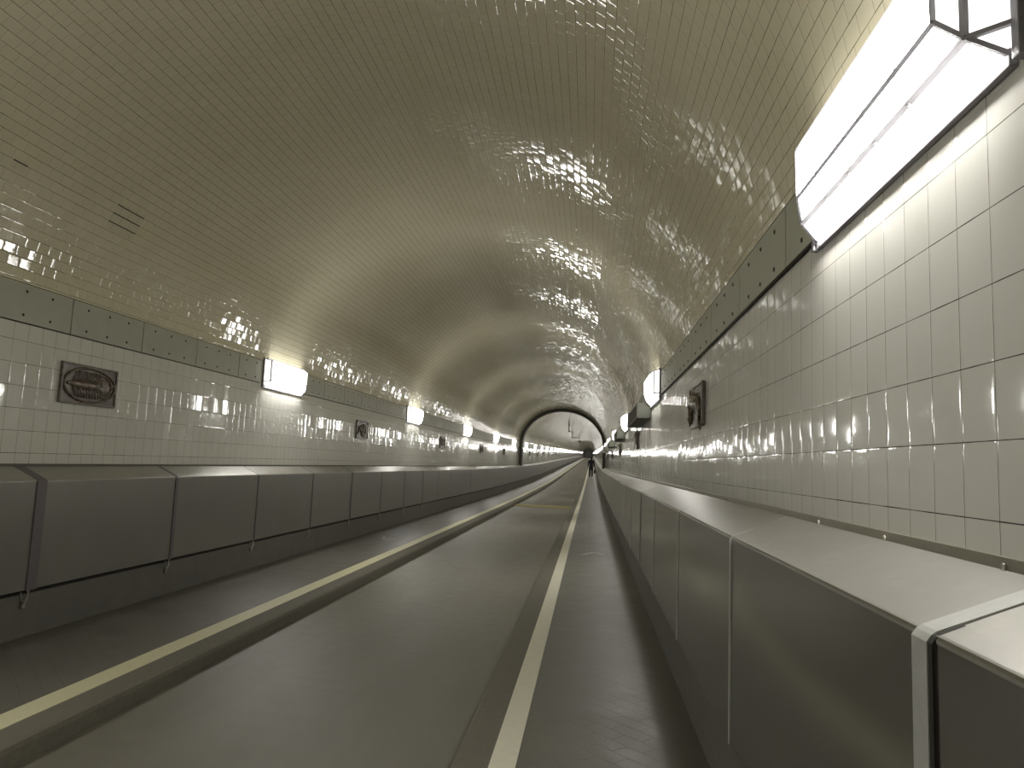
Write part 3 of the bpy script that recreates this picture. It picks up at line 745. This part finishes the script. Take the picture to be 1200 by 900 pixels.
# ------------------------------------------------------------------ person walking away on the right pavement
def skin_mesh(name, nodes, edges, mat, parent, root=0, sub=2):
    """nodes: (x,y,z,rx,ry)"""
    me = bpy.data.meshes.new(name); me.from_pydata([nd[:3] for nd in nodes], edges, []); me.update()
    o = bpy.data.objects.new(name, me); COL.objects.link(o); o.parent = parent
    md = o.modifiers.new('skin', 'SKIN'); md.use_smooth_shade = True
    sv = me.skin_vertices[0].data if me.skin_vertices else None
    if sv is None:
        bm = bmesh.new(); bm.from_mesh(me); bm.verts.layers.skin.verify(); bm.to_mesh(me); bm.free(); sv = me.skin_vertices[0].data
    for i, nd in enumerate(nodes): sv[i].radius = (nd[3], nd[4]); sv[i].use_root = (i == root)
    s = o.modifiers.new('sub', 'SUBSURF'); s.levels = sub; s.render_levels = sub
    me.materials.append(mat); return o
PY = 61.5; PX = 0.02; fx_ = PX+bend(PY); fz_ = FLOOR_Z+rise(PY)
per = empty('person', (fx_, PY, fz_)); tag(per, 'person walking away on the right pavement in dark clothes, carrying a dark bag', 'person')
# figure faces +y (away); body with hands and head is one skinned surface
N_ = [(0, 0, 0.93, .145, .11), (0, 0.01, 1.10, .135, .10), (0, 0.02, 1.28, .165, .115), (0, 0.01, 1.42, .13, .09), (0, 0.02, 1.50, .052, .052), (0, 0.035, 1.56, .060, .066), (0, 0.045, 1.64, .076, .092), (0, 0.035, 1.71, .058, .07)]
E_ = [(0, 1), (1, 2), (2, 3), (3, 4), (4, 5), (5, 6), (6, 7)]
def chain(start, pts):
    p = start
    for q in pts: N_.append(q); E_.append((p, len(N_)-1)); p = len(N_)-1
    return p
hands = {}
for s, fw in ((-1, 0.10), (1, -0.06)):
    h = chain(3, [(0.19*s, 0.0, 1.40, .058, .058), (0.235*s, -0.01+fw*0.2, 1.14, .045, .045), (0.245*s, 0.02+fw, 0.90, .030, .032), (0.245*s, 0.03+fw, 0.83, .036, .020)])
    for i, dy in enumerate((-0.026, -0.009, 0.009, 0.026)):
        ln = (0.065, 0.08, 0.085, 0.07)[i]
        chain(h, [(0.243*s, 0.03+fw+dy, 0.785, .0095, .0095), (0.236*s, 0.035+fw+dy, 0.785-ln*0.5, .009, .009), (0.222*s, 0.04+fw+dy, 0.785-ln*0.85, .008, .008)])
    chain(h, [(0.232*s, 0.07+fw, 0.815, .011, .011), (0.222*s, 0.085+fw, 0.785, .009, .009)]); hands[s] = (0.24*s, 0.03+fw)
for s, st in ((-1, 0.22), (1, -0.20)):
    chain(0, [(0.09*s, 0.0, 0.86, .092, .10), (0.10*s, st*0.42+0.05, 0.50, .062, .066), (0.10*s, st, 0.09 if st > 0 else 0.12, .036, .040)])
skin_mesh('body', N_, E_, M['skin'], per)
def cloth(name, nodes, edges, mat): return skin_mesh(name, nodes, edges, mat, per)
CN = [(0, 0, 0.66, .215, .175), (0, 0, 0.92, .195, .15), (0, 0.01, 1.12, .165, .13), (0, 0.02, 1.28, .19, .135), (0, 0.01, 1.43, .15, .105), (0, 0.02, 1.51, .080, .078)]
CE = [(0, 1), (1, 2), (2, 3), (3, 4), (4, 5)]
for s, fw in ((-1, 0.10), (1, -0.06)):
    i = len(CN); CN += [(0.20*s, 0.0, 1.405, .075, .075), (0.24*s, -0.01+fw*0.2, 1.14, .062, .062), (0.25*s, 0.02+fw, 0.905, .046, .046)]; CE += [(4, i), (i, i+1), (i+1, i+2)]
cloth('coat', CN, CE, M['coat'])
TN = [(0, 0, 0.93, .155, .12)]; TE = []
for s, st in ((-1, 0.22), (1, -0.20)):
    i = len(TN); TN += [(0.092*s, 0.0, 0.82, .105, .11), (0.10*s, st*0.42+0.05, 0.50, .078, .082), (0.10*s, st-0.01, 0.08 if st > 0 else 0.11, .064, .070)]; TE += [(0, i), (i, i+1), (i+1, i+2)]
cloth('trousers', TN, TE, M['trouser'])
b = MB()
b.ball((0, 0.02, 1.665), 0.088, 0.098, 0.098, 16, 10); b.ball((0, -0.022, 1.60), 0.086, 0.070, 0.115, 14, 10); b.build('hair', M['hair'], per, True)
b = MB(); b.tube([(0, 0.125, 1.655), (0, 0.155, 1.625), (0, 0.135, 1.612)], [0.009, 0.014, 0.010], 8); b.build('nose', M['skin'], per, True)
for s in (-1, 1):
    b = MB(); b.ball((0.036*s, 0.125, 1.655), 0.014, 0.010, 0.009); b.build('eye', M['gate'], per, True)
    b = MB(); b.ball((0.088*s, 0.035, 1.645), 0.012, 0.022, 0.032); b.build('ear', M['skin'], per, True)
b = MB(); b.tube([(-0.026, 0.122, 1.585), (0, 0.134, 1.582), (0.026, 0.122, 1.585)], [0.004, 0.007, 0.004], 6); b.build('mouth', M['skin'], per, True)
for s, st in ((-1, 0.22), (1, -0.20)):
    b = MB(); z0 = 0.045
    tip = 0.0 if st > 0 else -0.005
    b.tube([(0.10*s, st-0.06, z0+(0.0 if st > 0 else 0.035)), (0.10*s, st+0.02, z0+(0.01 if st > 0 else 0.03)), (0.102*s, st+0.12, z0-0.004), (0.105*s, st+0.20, z0-0.012)], [0.040, 0.047, 0.042, 0.026], 12)
    b.build('shoe', M['shoe'], per, True)
bag = empty('handbag', (fx_, PY, fz_)); tag(bag, 'dark bag hanging from the right hand of the walking person', 'bag')
hx, hy = hands[1]
b = MB(); b.box(hx+0.0, hx+0.13, hy-0.17, hy+0.17, 0.36, 0.64, 0.03); b.build('bag_body', M['bag'], bag, True)
b = MB(); b.tube([(hx+0.06, hy-0.11, 0.62), (hx+0.03, hy-0.07, 0.72), (hx-0.005, hy-0.01, 0.755), (hx+0.03, hy+0.07, 0.72), (hx+0.06, hy+0.11, 0.62)], 0.010, 8); b.build('bag_handle', M['bag'], bag, True)
